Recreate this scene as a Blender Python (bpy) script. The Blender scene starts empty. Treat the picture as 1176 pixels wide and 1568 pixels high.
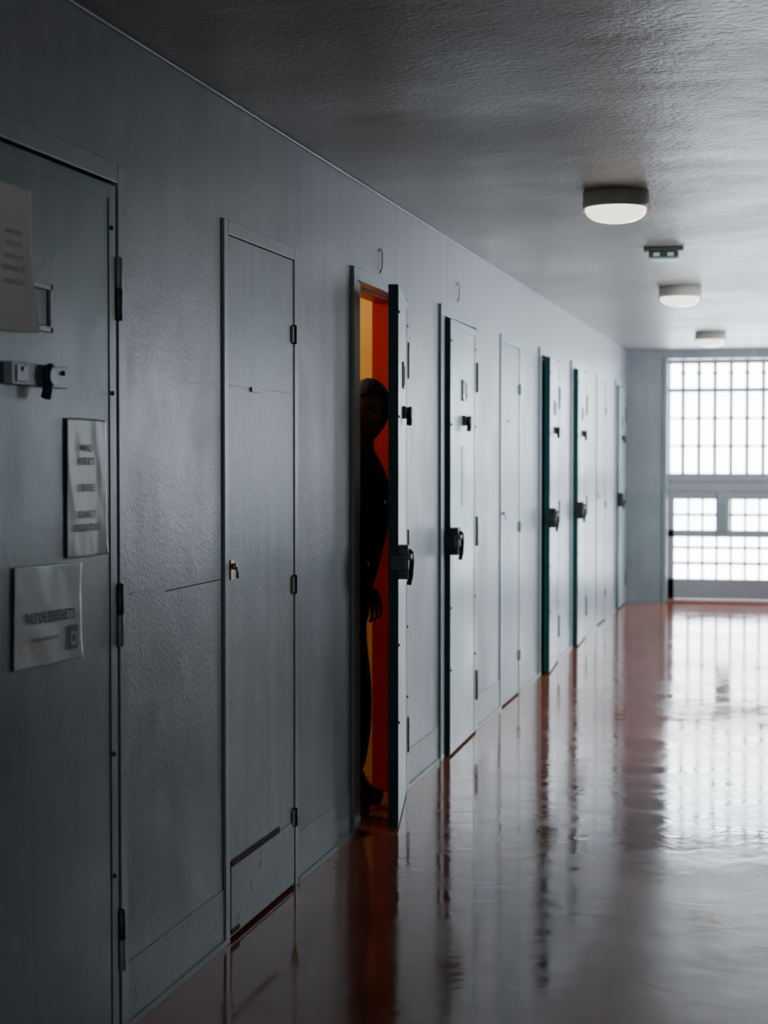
import bpy, bmesh, math, random
from mathutils import Vector, Matrix, noise
random.seed(4)
scene = bpy.context.scene
COL = scene.collection
try:
    scene.view_settings.view_transform = 'AgX'
    scene.view_settings.look = 'None'
    scene.view_settings.exposure = 0.0
except Exception as e:
    print(e)

# ------------------------------------------------------------ materials
def mat(name, color, rough=0.5, bump=0.0, bscale=60.0, var=0.0, vscale=3.0, metallic=0.0,
        rvar=0.0, emis=None, estr=0.0, coat=0.0, coat_r=0.1, spec=0.5, stretch=(1,1,1), band=None, wear=0.0, streak=0.0, dent=0.0):
    m = bpy.data.materials.new(name); m.use_nodes = True
    nt = m.node_tree; b = nt.nodes['Principled BSDF']
    b.inputs['Base Color'].default_value = (*color, 1)
    b.inputs['Roughness'].default_value = rough
    b.inputs['Metallic'].default_value = metallic
    b.inputs['Specular IOR Level'].default_value = spec
    b.inputs['Coat Weight'].default_value = coat
    b.inputs['Coat Roughness'].default_value = coat_r
    tc = nt.nodes.new('ShaderNodeTexCoord')
    mp = nt.nodes.new('ShaderNodeMapping'); mp.inputs['Scale'].default_value = stretch
    nt.links.new(tc.outputs['Object'], mp.inputs['Vector'])
    if var > 0:
        n = nt.nodes.new('ShaderNodeTexNoise'); n.inputs['Scale'].default_value = vscale
        n.inputs['Detail'].default_value = 6; n.inputs['Roughness'].default_value = 0.65
        nt.links.new(mp.outputs[0], n.inputs['Vector'])
        r = nt.nodes.new('ShaderNodeValToRGB')
        r.color_ramp.elements[0].position = 0.3; r.color_ramp.elements[1].position = 0.7
        r.color_ramp.elements[0].color = (*[c*(1-var) for c in color], 1)
        r.color_ramp.elements[1].color = (*[min(1, c*(1+var)) for c in color], 1)
        nt.links.new(n.outputs['Fac'], r.inputs['Fac'])
        out = r.outputs['Color']
        if streak > 0:
            m2 = nt.nodes.new('ShaderNodeMapping'); m2.inputs['Scale'].default_value = (7,7,.6)
            nt.links.new(tc.outputs['Object'], m2.inputs['Vector'])
            ns = nt.nodes.new('ShaderNodeTexNoise'); ns.inputs['Scale'].default_value = 1.4; ns.inputs['Detail'].default_value = 5
            nt.links.new(m2.outputs[0], ns.inputs['Vector'])
            rs = nt.nodes.new('ShaderNodeMapRange'); rs.inputs['From Min'].default_value=.3; rs.inputs['From Max'].default_value=.7
            rs.inputs['To Min'].default_value=1-streak; rs.inputs['To Max'].default_value=1+streak*.5
            nt.links.new(ns.outputs['Fac'], rs.inputs['Value'])
            vm = nt.nodes.new('ShaderNodeVectorMath'); vm.operation='SCALE'
            nt.links.new(out, vm.inputs[0]); nt.links.new(rs.outputs[0], vm.inputs['Scale']); out = vm.outputs[0]
        if wear > 0:
            nw = nt.nodes.new('ShaderNodeTexNoise'); nw.inputs['Scale'].default_value = 13; nw.inputs['Detail'].default_value = 9
            nw.inputs['Roughness'].default_value=.7
            nt.links.new(tc.outputs['Object'], nw.inputs['Vector'])
            rw = nt.nodes.new('ShaderNodeMapRange'); rw.inputs['From Min'].default_value=.70-wear*.1; rw.inputs['From Max'].default_value=.73-wear*.1
            nt.links.new(nw.outputs['Fac'], rw.inputs['Value'])
            mw = nt.nodes.new('ShaderNodeMix'); mw.data_type='RGBA'
            nt.links.new(rw.outputs[0], mw.inputs[0]); nt.links.new(out, mw.inputs[6])
            mw.inputs[7].default_value=(.15,.13,.11,1); out = mw.outputs[2]
        if band:
            sx = nt.nodes.new('ShaderNodeSeparateXYZ'); nt.links.new(tc.outputs['Object'], sx.inputs[0])
            lt = nt.nodes.new('ShaderNodeMath'); lt.operation = 'LESS_THAN'; lt.inputs[1].default_value = band[0]
            nt.links.new(sx.outputs['Z'], lt.inputs[0])
            mx = nt.nodes.new('ShaderNodeMix'); mx.data_type = 'RGBA'; mx.blend_type = 'MULTIPLY'
            nt.links.new(lt.outputs[0], mx.inputs[0]); nt.links.new(out, mx.inputs[6])
            mx.inputs[7].default_value = (*band[1], 1); out = mx.outputs[2]
        nt.links.new(out, b.inputs['Base Color'])
        if rvar > 0:
            mr = nt.nodes.new('ShaderNodeMapRange')
            mr.inputs['To Min'].default_value = max(0.02, rough-rvar); mr.inputs['To Max'].default_value = rough+rvar
            mr.inputs['From Min'].default_value = 0.3; mr.inputs['From Max'].default_value = 0.7
            nt.links.new(n.outputs['Fac'], mr.inputs['Value']); nt.links.new(mr.outputs[0], b.inputs['Roughness'])
    if bump > 0:
        n2 = nt.nodes.new('ShaderNodeTexNoise'); n2.inputs['Scale'].default_value = bscale
        n2.inputs['Detail'].default_value = 3
        nt.links.new(tc.outputs['Object'], n2.inputs['Vector'])
        bp = nt.nodes.new('ShaderNodeBump'); bp.inputs['Strength'].default_value = 1.0
        bp.inputs['Distance'].default_value = bump
        nt.links.new(n2.outputs['Fac'], bp.inputs['Height'])
        last = bp
        if dent > 0:
            n4 = nt.nodes.new('ShaderNodeTexNoise'); n4.inputs['Scale'].default_value = 2.6; n4.inputs['Detail'].default_value = 2
            nt.links.new(tc.outputs['Object'], n4.inputs['Vector'])
            b4 = nt.nodes.new('ShaderNodeBump'); b4.inputs['Strength'].default_value = 1.0; b4.inputs['Distance'].default_value = dent
            nt.links.new(n4.outputs['Fac'], b4.inputs['Height']); nt.links.new(bp.outputs[0], b4.inputs['Normal']); last = b4
        nt.links.new(last.outputs[0], b.inputs['Normal'])
    if emis:
        b.inputs['Emission Color'].default_value = (*emis, 1); b.inputs['Emission Strength'].default_value = estr
    return m

M_wall = mat('wall_paint', (.315,.330,.358), .40, .0010, 90, .13, 2.2, rvar=.08, band=(1.1,(.86,.96,.92)), streak=.12, dent=.006)
M_base = mat('skirting_paint', (.26,.30,.295), .4, .001, 60, .14, 4, wear=.9)
M_ceil = mat('ceiling_paint', (.31,.305,.292), .38, .0022, 55, .06, 1.3, rvar=.07, dent=.008)
M_frame = mat('frame_paint', (.25,.32,.315), .36, .0006, 60, .12, 5, wear=.6)
M_door = mat('door_paint', (.305,.355,.36), .34, .0005, 50, .12, 3, rvar=.06, streak=.10, dent=.003)
M_door1 = mat('door_paint_green', (.080,.142,.152), .38, .0005, 50, .18, 3, rvar=.06, streak=.16, dent=.003)
M_closet = mat('closet_paint', (.215,.270,.265), .40, .0008, 60, .16, 3, wear=.6, streak=.16, dent=.004)
M_teal = mat('door_edge_teal', (.008,.065,.065), .5, 0, 1, .1, 10, spec=.25)
M_black = mat('black_iron', (.012,.013,.015), .45, .0002, 90, .2, 20)
M_dark = mat('hinge_dark', (.05,.055,.057), .45, .0002, 90, .25, 20)
M_rust = mat('rust', (.10,.05,.03), .8, .001, 120, .4, 30)
M_steel = mat('worn_steel', (.35,.36,.37), .35, .0002, 100, .15, 30, metallic=.8)
M_brass = mat('old_brass', (.35,.27,.15), .35, 0, 1, .15, 30, metallic=.8)
M_blue = mat('blue_knob', (.01,.025,.08), .35, 0, 1, .1, 20)
M_red = mat('red_paint', (.50,.004,.006), .45, .0003, 60, .08, 4)
M_yellow = mat('yellow_paint', (.72,.36,.05), .5, .0006, 60, .08, 4)
M_win = mat('window_frame_paint', (.36,.36,.39), .4, 0, 1, .06, 6)
M_brown = mat('threshold_brown', (.18,.055,.035), .4, 0, 1, .2, 10)
M_paper = mat('paper', (.93,.93,.87), .8, .0006, 12, .03, 8, spec=.2)
M_sleeve = mat('plastic_sleeve', (.88,.90,.86), .5, .0015, 10, .04, 8, coat=.22, coat_r=.2, spec=.3)
M_ink = mat('ink', (.03,.03,.035), .6, 0, 1, .1, 20)
M_inkf = mat('faded_ink', (.33,.33,.32), .6, 0, 1, .1, 20)
M_lampb = mat('lamp_base', (.60,.57,.50), .5, 0, 1, .08, 12)
M_opal = mat('opal_glass', (.85,.84,.78), .18, 0, 1, .02, 4, emis=(1,.93,.80), estr=2.4)
M_box = mat('sign_housing', (.36,.37,.36), .5, 0, 1, .08, 12)
M_sign = mat('sign_green', (.35,.5,.42), .3, 0, 1, .05, 12, emis=(.6,.9,.75), estr=.4)
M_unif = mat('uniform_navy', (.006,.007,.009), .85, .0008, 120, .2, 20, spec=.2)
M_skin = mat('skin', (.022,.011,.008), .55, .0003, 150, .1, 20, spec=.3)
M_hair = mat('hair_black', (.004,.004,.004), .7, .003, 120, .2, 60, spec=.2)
M_eye = mat('eye_white', (.05,.045,.04), .3, 0, 1, .02, 20)
M_lip = mat('lips', (.022,.009,.008), .45, 0, 1, .05, 30)

# floor : polished reddish PVC
def floor_mat():
    m = bpy.data.materials.new('floor_pvc'); m.use_nodes = True
    nt = m.node_tree; b = nt.nodes['Principled BSDF']; L = nt.links.new
    tc = nt.nodes.new('ShaderNodeTexCoord')
    n = nt.nodes.new('ShaderNodeTexNoise'); n.inputs['Scale'].default_value = 1.6; n.inputs['Detail'].default_value = 7
    L(tc.outputs['Object'], n.inputs['Vector'])
    r = nt.nodes.new('ShaderNodeValToRGB'); r.color_ramp.elements[0].position=.3; r.color_ramp.elements[1].position=.72
    r.color_ramp.elements[0].color=(.25,.066,.038,1); r.color_ramp.elements[1].color=(.34,.098,.056,1)
    L(n.outputs['Fac'], r.inputs['Fac']); L(r.outputs['Color'], b.inputs['Base Color'])
    mp = nt.nodes.new('ShaderNodeMapping'); mp.inputs['Scale'].default_value=(.8,1.1,1)
    L(tc.outputs['Object'], mp.inputs['Vector'])
    n3 = nt.nodes.new('ShaderNodeTexNoise'); n3.inputs['Scale'].default_value=2.2; n3.inputs['Detail'].default_value=8; n3.inputs['Distortion'].default_value=1.8
    L(mp.outputs[0], n3.inputs['Vector'])
    mr = nt.nodes.new('ShaderNodeMapRange'); mr.inputs['From Min'].default_value=.35; mr.inputs['From Max'].default_value=.7
    mr.inputs['To Min'].default_value=.05; mr.inputs['To Max'].default_value=.16
    L(n3.outputs['Fac'], mr.inputs['Value']); L(mr.outputs[0], b.inputs['Roughness'])
    b.inputs['Specular IOR Level'].default_value=.52
    n1 = nt.nodes.new('ShaderNodeTexNoise'); n1.inputs['Scale'].default_value=6; n1.inputs['Detail'].default_value=2; n1.inputs['Distortion'].default_value=1.2
    L(tc.outputs['Object'], n1.inputs['Vector'])
    bp = nt.nodes.new('ShaderNodeBump'); bp.inputs['Strength'].default_value=1; bp.inputs['Distance'].default_value=.0008
    L(n1.outputs['Fac'], bp.inputs['Height']); L(bp.outputs[0], b.inputs['Normal'])
    return m
M_floor = floor_mat()

# ------------------------------------------------------------ mesh builder
class MB:
    def __init__(s): s.bm = bmesh.new(); s.mats = []
    def mi(s, m):
        if m not in s.mats: s.mats.append(m)
        return s.mats.index(m)
    def box(s, x0,x1,y0,y1,z0,z1, m, mtx=None):
        vs = [s.bm.verts.new((x,y,z)) for x in (x0,x1) for y in (y0,y1) for z in (z0,z1)]
        if mtx:
            for v in vs: v.co = mtx @ v.co
        f = [(0,1,3,2),(4,6,7,5),(0,4,5,1),(2,3,7,6),(0,2,6,4),(1,5,7,3)]
        k = s.mi(m)
        for q in f:
            fc = s.bm.faces.new([vs[i] for i in q]); fc.material_index = k
    def lathe(s, prof, c, m, n=40, axis='Z', smooth=True):
        k = s.mi(m); rings = []
        for (r,h) in prof:
            ring = []
            for i in range(n):
                a = 2*math.pi*i/n
                p = Vector((r*math.cos(a), r*math.sin(a), h))
                if axis == 'X': p = Vector((p.z, p.x, p.y))
                if axis == 'Y': p = Vector((p.x, p.z, p.y))
                ring.append(s.bm.verts.new(p+Vector(c)))
            rings.append(ring)
        for a,b in zip(rings, rings[1:]):
            for i in range(n):
                f = s.bm.faces.new((a[i],a[(i+1)%n],b[(i+1)%n],b[i])); f.material_index=k; f.smooth=smooth
        for ring in (rings[0], rings[-1]):
            f = s.bm.faces.new(ring); f.material_index=k
    def tube(s, pts, r, m, n=10):
        k = s.mi(m); rings=[]; pts=[Vector(p) for p in pts]
        for i,p in enumerate(pts):
            d = (pts[min(i+1,len(pts)-1)]-pts[max(i-1,0)]).normalized()
            u = d.orthogonal().normalized() if not rings else (u-d*u.dot(d)).normalized()
            w = d.cross(u)
            rings.append([s.bm.verts.new(p+u*r*math.cos(2*math.pi*j/n)+w*r*math.sin(2*math.pi*j/n)) for j in range(n)])
        for a,b in zip(rings,rings[1:]):
            for j in range(n):
                f=s.bm.faces.new((a[j],a[(j+1)%n],b[(j+1)%n],b[j])); f.material_index=k; f.smooth=True
        for ring in (rings[0],rings[-1]):
            f=s.bm.faces.new(ring); f.material_index=k
    def obj(s, name, parent=None, bevel=0.0, loc=None, rot=None):
        bmesh.ops.recalc_face_normals(s.bm, faces=s.bm.faces)
        me = bpy.data.meshes.new(name); s.bm.to_mesh(me); s.bm.free()
        for m in s.mats: me.materials.append(m)
        o = bpy.data.objects.new(name, me); COL.objects.link(o)
        if parent: o.parent = parent
        if loc: o.location = loc
        if rot: o.rotation_euler = rot
        if bevel:
            b = o.modifiers.new('bevel','BEVEL'); b.width=bevel; b.segments=2; b.limit_method='ANGLE'
        return o

def empty(name, loc=(0,0,0), rot=None):
    e = bpy.data.objects.new(name, None); e.empty_display_size=.1; e.location=loc
    if rot: e.rotation_euler = rot
    COL.objects.link(e); return e

# ------------------------------------------------------------ layout (metres; y runs down the corridor)
WX=-1.63; WB=-1.766; RX=.90; H=2.5; Y0=-5.0; YE=17.3; YB=17.9
cells=[(3.075,4.045),(6.334,7.296),(7.99,8.96),(11.25,12.21),(12.905,13.875),(16.19,17.15)]
ang  =[0,10,1.2,3.4,2.2,1.0]
closets=[(4.824,5.595),(9.735,10.46),(14.65,15.38)]
cells += [(-1.84,-.87),(1.416,2.378)]; ang += [0,0]
closets += [(-.10,.68)]

mb=MB(); mb.box(-5,RX+.15,Y0-.2,YB,-.1,0,M_floor); mb.obj('floor')
mb=MB(); mb.box(-5,RX+.15,Y0-.2,YB,H,H+.12,M_ceil); mb.obj('ceiling')

ops=[(a+.12,b-.055,2.12) for a,b in cells]+[(a+.045,b-.045,2.10) for a,b in closets]
ops.sort()
mb=MB(); y=Y0
for a,b,h in ops:
    mb.box(WB,WX,y,a,0,H,M_wall)
    mb.box(WB,WX,a,b,h,H,M_wall)
    y=b
mb.box(WB,WX,y,YB,0,H,M_wall)
mb.obj('wall_left')
added_rwin=[(-2.9,-2.0),(8.8,10.2),(11.8,13.4),(15.0,16.6)]  # out-of-view openings added to light the far doors and near wall
mb=MB(); y=Y0-.2
for a,b in added_rwin:
    mb.box(RX,RX+.15,y,a,0,H,M_wall)
    mb.box(RX,RX+.15,a,b,0,1.0,M_wall); mb.box(RX,RX+.15,a,b,2.2,H,M_wall); y=b
mb.box(RX,RX+.15,y,YB,0,H,M_wall); mb.obj('wall_right')
for i,(a,b) in enumerate(added_rwin):
    mb=MB()
    mb.box(RX+.05,RX+.10,a,b,1.0,1.05,M_win); mb.box(RX+.05,RX+.10,a,b,2.15,2.2,M_win)
    mb.box(RX+.05,RX+.10,a,a+.05,1.05,2.15,M_win); mb.box(RX+.05,RX+.10,b-.05,b,1.05,2.15,M_win)
    n=int((b-a)/.2)
    for j in range(1,n):
        yy=a+(b-a)*j/n; mb.box(RX+.06,RX+.09,yy-.012,yy+.012,1.05,2.15,M_win)
    mb.obj('window_%d'%(i+2))
allsp=sorted([(a,b) for a,b in cells+closets])
mb=MB(); y=Y0
for a,b in allsp:
    mb.box(WX,WX+.003,y,a,0,.17,M_base)
    mb.box(WX,WX+.010,y,a,0,.02,M_base); y=b
mb.box(WX,WX+.003,y,YE,0,.17,M_base)
mb.obj('baseboard_left',bevel=.001)
mb=MB(); mb.box(RX-.008,RX,Y0,YE,0,.17,M_base); mb.obj('baseboard_right',bevel=.003)
# thin painted bead where wall meets ceiling
mb=MB(); mb.box(WX,WX+.008,Y0,YE,H-.010,H,M_wall); mb.obj('trim_3',bevel=.003)
# old paint ridges on the wall next to the closet
mb=MB(); mb.box(WX,WX+.0015,4.10,4.82,1.097,1.101,M_wall); mb.box(WX,WX+.0015,4.55,4.82,1.652,1.655,M_wall)
mb.box(WX,WX+.0012,4.35,4.82,1.086,1.089,M_rust)
mb.obj('trim_4')

mb=MB()
mb.box(-5,-4.85,Y0-.2,YB,0,H,M_yellow)
mb.obj('wall_cell_back')
parts=[-3.2,-.45,1.0,2.72,4.45,5.95,7.62,9.35,10.85,12.55,14.25,15.75]
for p in parts:
    mb=MB(); mb.box(-4.85,WB,p-.05,p+.05,0,H,M_yellow); mb.obj('wall_cell_partition')
mb=MB(); mb.box(-4.85,WB,YB-.15,YB,0,H,M_wall); mb.obj('wall_cell_end')

# end walls --------------------------------------------------
wx0,wx1=-1.235,.50
mb=MB()
mb.box(WX,wx0,YE,YB,0,H,M_wall); mb.box(wx1,RX,YE,YB,0,H,M_wall)
mb.box(wx0,wx1,YE,YB,2.41,H,M_wall)
mb.obj('wall_end')
mb=MB()
mb.box(wx0-.03,wx0+.012,YE-.012,YE+.03,0,2.41,M_frame)
mb.box(wx1-.012,wx1+.03,YE-.012,YE+.03,0,2.41,M_frame)
mb.obj('trim_1',bevel=.003)
mb=MB(); mb.box(wx0,wx1,YE,17.62,0,.014,M_brown); mb.obj('trim_2')
wy0,wy1=17.62,17.69
mb=MB()
mb.box(wx0,wx0+.02,wy0,wy1,1.2,2.41,M_win); mb.box(wx1-.02,wx1,wy0,wy1,1.2,2.41,M_win)
mb.box(wx0,wx1,wy0,wy1,2.375,2.41,M_win); mb.box(wx0,wx1,wy0-.02,wy1,1.2,1.277,M_win)
x=wx0+.145
while x<wx1-.05:
    mb.box(x-.018,x+.018,wy0,wy1-.02,1.277,2.375,M_win)
    for zz in (1.55,1.83,2.11,2.28):
        mb.box(x-.027,x+.027,wy0-.006,wy0+.01,zz-.014,zz+.014,M_win)
    x+=.1575
mb.box(wx0,wx1,wy0-.004,wy1-.02,2.090,2.130,M_win)
mb.box(wx0,wx1,wy0+.01,wy1-.03,1.82,1.836,M_win)
mb.box(wx0,wx1,wy0+.01,wy1-.03,1.545,1.561,M_win)
mb.obj('window_1',bevel=.003)
mb=MB()
mb.box(wx0,wx1,wy0,wy1,1.10,1.2,M_win)
mb.box(wx0,wx1,wy0+.015,wy1,1.015,1.10,M_win)
mb.box(wx0,wx0+.062,wy0+.01,wy1,0,1.10,M_win); mb.box(wx1-.062,wx1,wy0+.01,wy1,0,1.10,M_win)
mb.box(wx0,wx1,wy0+.01,wy1,.014,.217,M_win)
mb.box(wx0,wx1,wy0+.01,wy1,.636,.708,M_win)
for a,b in ((.359,.388),(.518,.544),(.848,.875)):
    mb.box(wx0,wx1,wy0+.02,wy1-.02,a,b,M_win)
for cx in (-.6875,-.0475):
    mb.box(cx-.06,cx+.06,wy0,wy1,.66,1.1,M_win)
    mb.box(cx-.045,cx+.045,wy0-.03,wy0,.70,.99,M_frame)
x=wx0+.062+.14
while x<wx1-.1:
    mb.box(x-.012,x+.012,wy0+.02,wy1-.02,.2,1.03,M_win); x+=.14
mb.obj('door_10',bevel=.003)

bx0,bx1,bz0,bz1=-1.0,.25,1.3,2.1  # unseen rear window, added to brighten frame edges facing the camera
mb=MB()
mb.box(WX,bx0,Y0-.2,Y0,0,H,M_wall); mb.box(bx1,RX,Y0-.2,Y0,0,H,M_wall)
mb.box(bx0,bx1,Y0-.2,Y0,0,bz0,M_wall); mb.box(bx0,bx1,Y0-.2,Y0,bz1,H,M_wall)
mb.obj('wall_back')
mb=MB()
mb.box(bx0,bx1,Y0-.12,Y0-.06,bz0,bz0+.04,M_win); mb.box(bx0,bx1,Y0-.12,Y0-.06,bz1-.04,bz1,M_win)
for j in range(8):
    xx=bx0+.02+(bx1-bx0-.04)*j/7; mb.box(xx-.015,xx+.015,Y0-.11,Y0-.07,bz0,bz1,M_win)
mb.obj('window_6')

# ------------------------------------------------------------ doors
FX=WX+.014
def cell_door(n,L,R,a,leafm,extra=False):
    root=empty('door_%d'%n,(FX,R-.045,0))
    ox,oy=FX,R-.045
    f=MB(); X=lambda v:v-ox; Y=lambda v:v-oy
    f.box(X(WX),X(FX),Y(L),Y(L+.06),0,2.165,M_frame)
    f.box(X(WX-.06),X(WX+.006),Y(L+.06),Y(L+.125),0,2.115,M_frame)
    f.box(X(WX),X(FX),Y(R-.05),Y(R),0,2.165,M_frame)
    f.box(X(WX),X(FX),Y(L+.06),Y(R-.05),2.115,2.165,M_frame)
    f.box(X(WB),X(WX-.06),Y(R-.068),Y(R-.055),0,2.11,M_red)
    f.box(X(WB),X(WX-.06),Y(L+.12),Y(R-.068),2.108,2.12,M_red)
    f.box(X(WB),X(WX-.06),Y(L+.12),Y(L+.132),0,2.108,M_red)
    f.obj('frame',root,.002)
    h=MB()
    for i,zc in enumerate((1.857,1.057,.25)):
        h.lathe([(.004,-.078),(.009,-.075),(.009,-.002),(.007,0)],(.004,-.012,zc),M_dark if (i==0 or not extra) else M_frame,14)
        h.lathe([(.007,0),(.009,.002),(.009,.075),(.004,.078)],(.004,-.012,zc),M_frame if (extra and i==0) else M_dark,14)
        h.box(-.002,.004,.0,.028,zc-.076,zc-.004,M_frame if extra else M_dark)
    h.obj('hinges',root)
    lf=empty('leaf_pivot',(0,0,0),(0,0,math.radians(a))); lf.parent=root
    T=.037; y0,y1=-.795,-.024
    b=MB(); b.box(-T,0,y0+.003,y1,.012,2.105,leafm)
    b.box(-T,0,y0,y0+.003,.012,2.105,M_teal)
    b.box(0,.0025,y0+.001,y0+.03,.02,2.10,leafm); b.box(0,.0025,y1-.045,y1-.004,.02,2.10,leafm)
    b.box(0,.0025,y0+.03,y1-.045,2.07,2.10,leafm)
    for zz in (2.0,1.6,.72,.42):
        for yy in (y1-.03,y0+.015):
            b.lathe([(.006,0),(.006,.004),(.003,.006)],(.002,yy,zz),M_dark,10,'X')
    b.obj('leaf',lf,.001)
    k=MB(); zc=1.04
    w_=.085 if not extra else .03
    k.box(0,.040 if not extra else .02,y0-.004,y0+w_,zc-.065,zc+.065,M_black)
    k.box(-.03,.03 if not extra else .0,y0-.016,y0-.004,zc-.03,zc+.03,M_black)
    if not extra:
        k.tube([(.038,y0+.05,zc+.045),(.050,y0+.05,zc+.035),(.052,y0+.05,zc+.0),(.048,y0+.05,zc-.055),(.040,y0+.05,zc-.090)],.010,M_black)
        k.lathe([(.014,0),(.014,.012),(.006,.014)],(.040,y0+.022,zc+.02),M_steel,14,'X')
    k.obj('lock_case',lf,.004)
    v=MB(); y=-.47 if extra else -.40; z=1.775
    v.box(0,.008,y-.062,y+.062,z-.053,z-.040,M_frame); v.box(0,.008,y-.062,y+.062,z+.040,z+.053,M_frame)
    v.box(0,.008,y-.062,y-.048,z-.053,z+.053,M_frame); v.box(0,.008,y+.048,y+.062,z-.053,z+.053,M_frame)
    v.box(0,.003,y-.048,y+.048,z-.04,z+.04,M_dark if extra else M_steel)
    v.obj('viewer_hatch',lf,.002)
    g=MB(); z=1.625
    if extra:
        g.box(0,.020,-.645,-.355,z-.026,z+.022,M_closet)
        g.box(.020,.023,-.625,-.57,z-.020,z+.016,M_frame); ky=-.475
    else:
        g.box(0,.014,-.44,-.36,z-.025,z+.025,M_black); ky=-.395
    g.lathe([(.024,.0),(.024,.024),(.028,.028),(.028,.034),(.018,.039)],(0,ky,z-.002),M_blue if extra else M_black,20,'X')
    g.tube([(.026,ky-.004,z-.015),(.028,ky-.010,z-.036),(.026,ky-.016,z-.050)],.012,M_blue if extra else M_black)
    for yy in (-.60,-.385) if extra else (-.43,-.37):
        g.lathe([(.006,0),(.006,.004),(.003,.006)],(.020 if extra else .014,yy,z+.008),M_dark,10,'X')
    g.obj('bolt_lock',lf,.002)
    if n in (4,):
        s=MB(); s.box(.0005,.002,-.47,-.39,1.20,1.50,M_base); s.obj('taped_strip',lf)
        s=MB(); s.box(.008,.010,-.44,-.39,1.76,1.82,M_paper); s.obj('white_label',lf)
    return root,lf

def closet_door(n,L,R,kick=False):
    root=empty('door_%d'%n,(WX,L,0)); W=R-L
    f=MB()
    f.box(0,.008,0,.04,0,2.143,M_frame); f.box(0,.008,W-.04,W,0,2.143,M_frame)
    f.box(0,.008,.04,W-.04,2.10,2.143,M_frame)
    f.obj('frame',root,.002)
    b=MB()
    b.box(-.03,.004,.043,W-.043,.012,2.097,M_closet)
    for za,zb in ((1.655,1.658),(1.098,1.101),(.745,.748)):
        b.box(.004,.0052,.055,W-.055,za,zb,M_closet)
    b.box(.004,.010,.26,.36,1.645,1.66,M_closet)
    b.obj('leaf',root,.001)
    if kick:
        k=MB(); k.box(.004,.007,.052,W-.052,.02,.225,M_base)
        k.box(.004,.0085,.06,W-.22,.222,.240,M_rust)
        k.box(.004,.0085,.052,.13,.02,.036,M_rust); k.obj('kick_plate',root,.001)
    h=MB()
    for zc in (1.852,1.02,.237):
        h.lathe([(.003,-.032),(.007,-.029),(.007,.029),(.003,.032)],(.010,W-.045,zc),M_dark if not kick else M_rust,12)
        h.box(.004,.0110,W-.07,W-.02,zc-.026,zc+.026,M_closet)
    h.obj('hinges',root)
    g=MB()
    g.box(.004,.008,.055,.085,1.08,1.14,M_brass if kick else M_steel)
    g.lathe([(.009,0),(.009,.010),(.007,.013)],(.008,.070,1.12),M_steel,16,'X')
    g.tube([(.018,.070,1.12),(.022,.073,1.105),(.022,.075,1.085)],.0045,M_brass if kick else M_steel)
    g.obj('latch',root,.001)
    return root

names=[1,3,4,6,7,9,12,11]
for (L,R),a,n in zip(cells,ang,names):
    cell_door(n,L,R,a,M_door1 if n==1 else M_door, extra=(n==1))
for (L,R),n in zip(closets,[2,5,8,13]):
    closet_door(n,L,R,kick=(n==2))

# ------------------------------------------------------------ notices on door 1
def sheet(name,y0,y1,z0,z1,m,tilt=0,curl=.0,off=.002,seed=0,wav=.003,ripple=0):
    cy,cz=(y0+y1)/2,(z0+z1)/2
    bm=bmesh.new(); nx,nz=40,48; g=[]
    w,h=y1-y0,z1-z0
    for i in range(nx+1):
        row=[]
        for j in range(nz+1):
            u=i/nx; v=j/nz
            x=off+wav*(noise.noise((u*2.0+seed,v*2.2,seed))+.5)
            if ripple: x+=ripple*(noise.noise((u*5+v*2+seed,v*3-u*2,seed+3))+.5)
            e=max(0,u-.75)/.25; x+=curl*e*e*(1-v)**2
            yy=-w/2+u*w - .010*math.sin(v*math.pi)*u*(1 if curl>.01 else .35)
            zz=-h/2+v*h + .004*math.sin(u*math.pi)*(1 if v>.5 else -1)*abs(v-.5)
            row.append(bm.verts.new((max(x,.0012),yy,zz)))
        g.append(row)
    for i in range(nx):
        for j in range(nz):
            f=bm.faces.new((g[i][j],g[i+1][j],g[i+1][j+1],g[i][j+1])); f.smooth=True
    me=bpy.data.meshes.new(name); bm.to_mesh(me); bm.free(); me.materials.append(m)
    o=bpy.data.objects.new(name,me); COL.objects.link(o)
    o.location=(FX+.001,cy,cz); o.rotation_euler=(math.radians(tilt),0,0)
    s=o.modifiers.new('sol','SOLIDIFY'); s.thickness=.0003; s.offset=1
    return o
def text(parent,txt,y,z,size,m,x=.0085,align='CENTER',bold=0.0):
    c=bpy.data.curves.new('lettering','FONT'); c.body=txt; c.size=size; c.align_x=align; c.extrude=.0002; c.offset=bold
    c.materials.append(m)
    o=bpy.data.objects.new('lettering',c); COL.objects.link(o); o.parent=parent
    o.location=(x,y,z); o.rotation_euler=(math.radians(90),0,math.radians(90)); return o
s1=sheet('paper_notice',3.25,3.487,1.712,2.02,M_paper,tilt=1.0,curl=.016,off=.004,seed=1)
for i,t in enumerate(['mardi matin','18 h à 19 h','lundi et jeudi','REPAS FROID','vendredi soir']):
    text(s1,t,.02,.05-.026*i,.017,M_inkf,x=.010)
s2=sheet('paper_notice',3.668,3.900,1.213,1.534,M_sleeve,tilt=-.4,curl=.006,seed=4,ripple=.0016)
for i,t in enumerate(['MARS','INSERTS','','L\'ENTREE','','CHARIOT','OBLIGATOIRE']):
    text(s2,t,-.01,.085-.031*i,.024,M_inkf,bold=.0004)
s3=sheet('paper_notice',3.39,3.745,.985,1.205,M_sleeve,tilt=-1.6,curl=.006,seed=7,ripple=.0016)
text(s3,'PAS DE DECHETS',0,-.015,.034,M_ink,bold=.0008)
text(s3,'Dans les couloirs, merci',-.03,-.055,.015,M_inkf)
mb=MB(); mb.box(.0085,.0092,.10,.145,-.085,-.03,M_ink); mb.box(.0092,.0097,.108,.137,-.076,-.046,M_paper)
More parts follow.
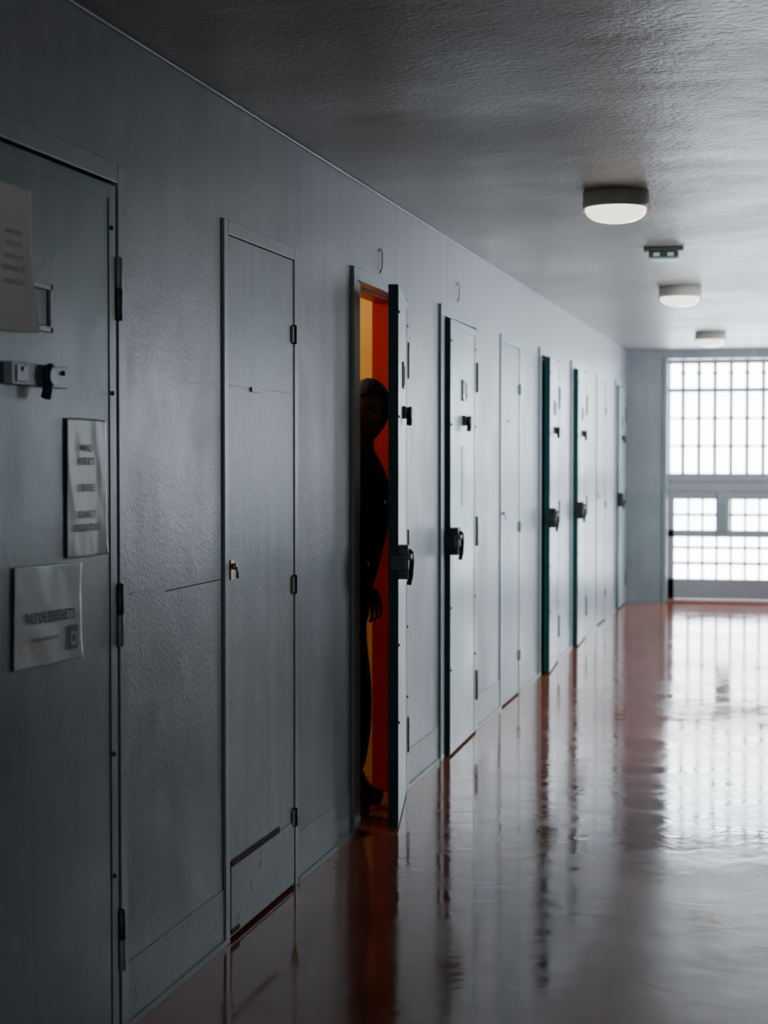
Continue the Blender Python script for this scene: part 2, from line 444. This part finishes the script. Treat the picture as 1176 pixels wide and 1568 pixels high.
mb.lathe([(.009,0),(.009,.0006)],(.0098,.1225,-.060),M_ink,16,'X'); mb.obj('logo',s3)

# ------------------------------------------------------------ ceiling fixtures
for yy in (-1.0,2.97,6.97,10.95,15.0):
    r=empty('ceiling_light',(-.70,yy,H))
    b=MB()
    b.lathe([(.120,0),(.131,-.004),(.133,-.050),(.131,-.062),(.118,-.064)],(0,0,0),M_lampb,48); b.obj('base',r)
    g=MB(); pr=[(.121,-.060),(.1225,-.072)]
    for i in range(1,9):
        t=i/9*math.pi/2; pr.append((.121*math.cos(t)**.8,-.072-.050*math.sin(t)))
    pr.append((.008,-.123)); g.lathe(pr,(0,0,0),M_opal,48)
    g.obj('opal_bowl',r)
    c=MB()
    for sx in (-1,1): c.box(sx*.126-.006,sx*.126+.006,-.01,.01,-.082,-.055,M_lampb)
    c.obj('clips',r)
r=empty('emergency_exit_sign',(-.646,8.84,H))
b=MB(); b.box(-.10,.10,-.035,.035,-.022,0,M_box)
b.box(-.075,.075,-.028,.028,-.055,-.022,M_box); b.obj('housing',r,.006)
b=MB(); b.box(-.07,.07,-.024,.024,-.066,-.055,M_sign); b.box(-.05,-.02,-.030,-.028,-.048,-.030,M_sign); b.box(.02,.05,-.030,-.028,-.048,-.030,M_sign); b.obj('diffuser',r,.003)
for yy,zz in ((6.80,2.235),(8.45,2.26)):
    b=MB(); pts=[(0,-.02,.035),(.008,-.01,.045),(.010,.01,.03),(.008,.012,-.03),(.0,.012,-.05)]
    b.tube(pts,.003,M_wall,8); b.obj('cable_hook',loc=(WX,yy,zz))

# ------------------------------------------------------------ prison officer
root=empty('prison_officer',(0,0,0))
def skin(name,V,E,R,m,rootv=0,sub=2,parent=root):
    me=bpy.data.meshes.new(name); me.from_pydata([Vector(v) for v in V],E,[]); me.update()
    o=bpy.data.objects.new(name,me); COL.objects.link(o); o.parent=parent
    md=o.modifiers.new('skin','SKIN'); md.use_smooth_shade=True
    for i,r in enumerate(R):
        sv=me.skin_vertices[0].data[i]; sv.radius=(r,r) if not isinstance(r,tuple) else r
        sv.use_root=(i==rootv)
    s=o.modifiers.new('sub','SUBSURF'); s.levels=sub; s.render_levels=sub
    me.materials.append(m); return o
V=[];E=[];R=[]
def add(p,r,link=None):
    V.append(p);R.append(r)
    if link is not None:E.append((link,len(V)-1))
    return len(V)-1
pel=add((-1.785,6.80,.96),.140)
sp=add((-1.750,6.80,1.12),.155,pel)
ch=add((-1.730,6.80,1.28),.170,sp)
up=add((-1.730,6.80,1.40),.138,ch)
nb=add((-1.725,6.79,1.475),.066,up)
nt_=add((-1.705,6.785,1.50),.056,nb)
for sd,el,wr in ((-1,(-1.715,6.585,1.15),(-1.665,6.605,1.0)),(1,(-1.79,7.02,1.14),(-1.72,7.01,.92))):
    cl=add((-1.730,6.80+sd*.10,1.415),.090,up)
    sh=add((-1.725,6.80+sd*.175,1.40),.080,cl)
    ua=add(tuple((Vector(V[sh])*.5+Vector(el)*.5)),.068,sh)
    e_=add(el,.058,ua)
    fa=add(tuple(Vector(el)*.6+Vector(wr)*.4),.052,e_)
    add(wr,.038,fa)
for sd in (-1,1):
    hp=add((-1.795,6.80+sd*.095,.88),.098,pel)
    th=add((-1.790,6.80+sd*.10,.70),.086,hp)
    kn=add((-1.755,6.80+sd*.105,.50),.072,th)
    cf=add((-1.755,6.80+sd*.105,.33),.070,kn)
    add((-1.775,6.80+sd*.105,.13),.056,cf)
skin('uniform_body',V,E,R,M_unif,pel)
for sd in (-1,1):
    y=6.80+sd*.105
    skin('boot',[(-1.785,y,.19),(-1.785,y,.10),(-1.80,y,.05),(-1.73,y-.004,.055),(-1.67,y-.01,.045),(-1.635,y-.012,.038)],
         [(0,1),(1,2),(1,3),(3,4),(4,5)],[.055,.052,.045,.046,.042,.032],M_black,1)
mb=MB(); n=28
mb.lathe([(.120,-.02),(.133,-.018),(.133,.018),(.120,.02)],(-1.775,6.80,1.02),M_black,32); o=mb.obj('belt',root)
for v in o.data.vertices:
    v.co.y=6.80+(v.co.y-6.80)*1.15
mb=MB(); mb.box(-1.588,-1.580,6.70,6.745,1.255,1.272,M_steel); mb.box(-1.588,-1.580,6.76,6.79,1.26,1.275,M_steel); mb.obj('badge',root,.002)
mb=MB(); mb.lathe([(.074,-.01),(.068,.02),(.062,.035),(.058,.035),(.062,-.01)],(-1.722,6.788,1.475),M_unif,24); mb.obj('collar',root)
mb=MB(); mb.lathe([(.056,-.02),(.052,0),(.052,.06),(.055,.09)],(-1.700,6.78,1.49),M_skin,24); mb.obj('neck',root)

def head(parent,c,az,pitch=0):
    hr=empty('head',c,(0,math.radians(pitch),math.radians(az))); hr.parent=parent
    def shape(d,grow=0):
        x,y,z=d
        p=Vector((x*.098,y*.078,z*.122))
        if z<0:
            t=-z
            p.y*=1-.36*t**1.4; 
            if x>0: p.x*=1-.12*t
            else: p.x*=1-.40*t
        if x<0: p.x*=1.05
        def g(cy,cz,sy,sz): return math.exp(-((y-cy)/sy)**2-((z-cz)/sz)**2)
        if x>0:
            p.x+= .006*g(0,.22,.6,.12)
            for s_ in (-1,1): p.x-=.013*g(s_*.42,.02,.2,.14)
            p.x+=.020*g(0,-.22,.16,.13)+.010*g(0,-.02,.11,.2)
            for s_ in (-1,1): p.x+=.006*g(s_*.18,-.27,.09,.08)
            p.x+=.008*g(0,-.50,.28,.07)+.008*g(0,-.61,.25,.07)-.004*g(0,-.555,.3,.025)
            p.x+=.012*g(0,-.88,.35,.16)
            for s_ in (-1,1): p.x+=.004*g(s_*.6,-.25,.2,.18)
        if grow: p+=Vector(d)*grow
        return p
    bm=bmesh.new(); bmesh.ops.create_icosphere(bm,subdivisions=5,radius=1)
    for v in bm.verts: v.co=shape(v.co.normalized())
    for f in bm.faces: f.smooth=True
    me=bpy.data.meshes.new('face'); bm.to_mesh(me); bm.free(); me.materials.append(M_skin)
    me.materials.append(M_lip)
    for f in me.polygons:
        cc=f.center
        if cc.x>.07 and abs(cc.y)<.026 and -.078<cc.z<-.058: f.material_index=1
    o=bpy.data.objects.new('face',me); COL.objects.link(o); o.parent=hr
    bm=bmesh.new(); bmesh.ops.create_icosphere(bm,subdivisions=5,radius=1)
    dl=[]
    for v in bm.verts:
        d=v.co.normalized(); lim=.48 if d.x>.35 else (.48-(.35-d.x)*1.2)
        lim=max(lim,-.55)
        v.co=shape(d,.009+.003*noise.noise(d*14))
        if d.z<lim: dl.append(v)
    bmesh.ops.delete(bm,geom=dl,context='VERTS')
    for f in bm.faces:f.smooth=True
    me=bpy.data.meshes.new('hair'); bm.to_mesh(me); bm.free(); me.materials.append(M_hair)
    o=bpy.data.objects.new('hair',me); COL.objects.link(o); o.parent=hr
    s=o.modifiers.new('s','SOLIDIFY'); s.thickness=.009; s.offset=-1
    mb=MB()
    for s_ in (-1,1):
        bm2=mb.bm; r=bmesh.ops.create_uvsphere(bm2,u_segments=16,v_segments=12,radius=.0115,matrix=Matrix.Translation((.074,s_*.031,.004)))
        k=mb.mi(M_eye)
        for v in r['verts']:
            for f in v.link_faces: f.material_index=k; f.smooth=True
        r=bmesh.ops.create_uvsphere(bm2,u_segments=12,v_segments=8,radius=.006,matrix=Matrix.Translation((.0805,s_*.031,.004)))
        k=mb.mi(M_black)
        for v in r['verts']:
            for f in v.link_faces: f.material_index=k
        mb.tube([(.092,s_*.014,.022),(.091,s_*.030,.027),(.082,s_*.045,.022)],.0032,M_hair,8)
        mb.tube([(.084,s_*.019,.010),(.088,s_*.031,.015),(.079,s_*.044,.009)],.003,M_skin,8)
        mb.tube([(.005,s_*.076,-.022),(.002,s_*.080,-.005),(-.004,s_*.087,.014),(-.016,s_*.088,.020),(-.026,s_*.085,.010),(-.024,s_*.082,-.008),(-.012,s_*.078,-.026),(.002,s_*.075,-.032)],.0055,M_skin,8)
        mb.box(-.022,.0,min(s_*.070,s_*.081),max(s_*.070,s_*.081),-.022,.012,M_skin)
    mb.obj('facial_features',hr,.001)
    return hr
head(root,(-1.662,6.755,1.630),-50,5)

def hand(parent,w,d,n,m=M_skin):
    w=Vector(w); d=Vector(d).normalized(); n=Vector(n); n=(n-d*n.dot(d)).normalized(); s=d.cross(n)
    P=lambda a,b,c: tuple(w+d*a+s*b+n*c)
    V=[P(0,0,0),P(.035,0,0),P(.075,0,0),P(.035,.02,0),P(.075,.028,0),P(.035,-.018,0),P(.073,-.028,0)]
    skin('palm',V,[(0,1),(1,2),(1,3),(3,4),(1,5),(5,6)],[.022,.017,.015,.015,.013,.015,.013],m,0,2,parent)
    for b,L,r in ((.032,.070,.0092),(.011,.078,.0095),(-.011,.072,.009),(-.031,.056,.008)):
        l=L/3
        V=[P(.062,b*.9,0),P(.084,b,.002),P(.084+l,b,.010),P(.084+1.75*l,b,.026),P(.084+2.2*l,b*.97,.042)]
        skin('finger',V,[(0,1),(1,2),(2,3),(3,4)],[r,r,r*.95,r*.88,r*.75],m,0,2,parent)
    V=[P(.018,.018,.004),P(.040,.042,.012),P(.065,.052,.022),P(.088,.050,.032)]
    skin('thumb',V,[(0,1),(1,2),(2,3)],[.014,.0115,.010,.0085],m,0,2,parent)
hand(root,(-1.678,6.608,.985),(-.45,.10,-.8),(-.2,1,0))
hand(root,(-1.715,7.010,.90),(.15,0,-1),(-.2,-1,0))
mb=MB(); 
d=Vector((.25,.07,-.7)).normalized()
mb.lathe([(.036,-.012),(.040,-.010),(.040,.010),(.036,.012)],(0,0,0),M_black,24)
mb.lathe([(.017,0),(.017,.008),(.014,.010)],(.038,0,0),M_steel,20,'X')
w=mb.obj('wrist_watch',root); w.location=(-1.669,6.604,1.010)
w.rotation_euler=d.to_track_quat('Z','X').to_euler(); 

# ------------------------------------------------------------ lights
w=bpy.data.worlds.new('World'); scene.world=w; w.use_nodes=True
bg=w.node_tree.nodes['Background']; bg.inputs[0].default_value=(.81,.915,1,1); bg.inputs[1].default_value=16
def portal(name,loc,rot,sx,sy):
    l=bpy.data.lights.new(name,'AREA'); l.shape='RECTANGLE'; l.size=sx; l.size_y=sy; l.cycles.is_portal=True
    o=bpy.data.objects.new(name,l); o.location=loc; o.rotation_euler=rot; COL.objects.link(o)
portal('window_portal',((wx0+wx1)/2,17.75,1.2),(math.radians(-90),0,0),wx1-wx0,2.42)
portal('window_portal',((bx0+bx1)/2,Y0-.15,(bz0+bz1)/2),(math.radians(90),0,0),bx1-bx0,bz1-bz0)
for a,b in added_rwin:
    portal('window_portal',(RX+.12,(a+b)/2,1.6),(0,math.radians(90),0),1.2,b-a)
l=bpy.data.lights.new('cell_fill_light','POINT'); l.energy=24; l.color=(1,.92,.8); l.shadow_soft_size=.10  # added unseen point light, in place of daylight from the cell window
o=bpy.data.objects.new('cell_fill_light',l); o.location=(-2.6,6.98,2.33); COL.objects.link(o)

# ------------------------------------------------------------ camera
cam=bpy.data.cameras.new('camera'); co=bpy.data.objects.new('camera',cam); COL.objects.link(co)
cam.sensor_fit='VERTICAL'; cam.sensor_height=36; cam.sensor_width=27; cam.lens=60.84
co.location=(0,0,1.447)
co.rotation_euler=(math.radians(90-1.84),0,math.radians(13.33))
cam.dof.use_dof=True; cam.dof.focus_distance=5.2; cam.dof.aperture_fstop=4.0
cam.clip_start=.02
scene.camera=co
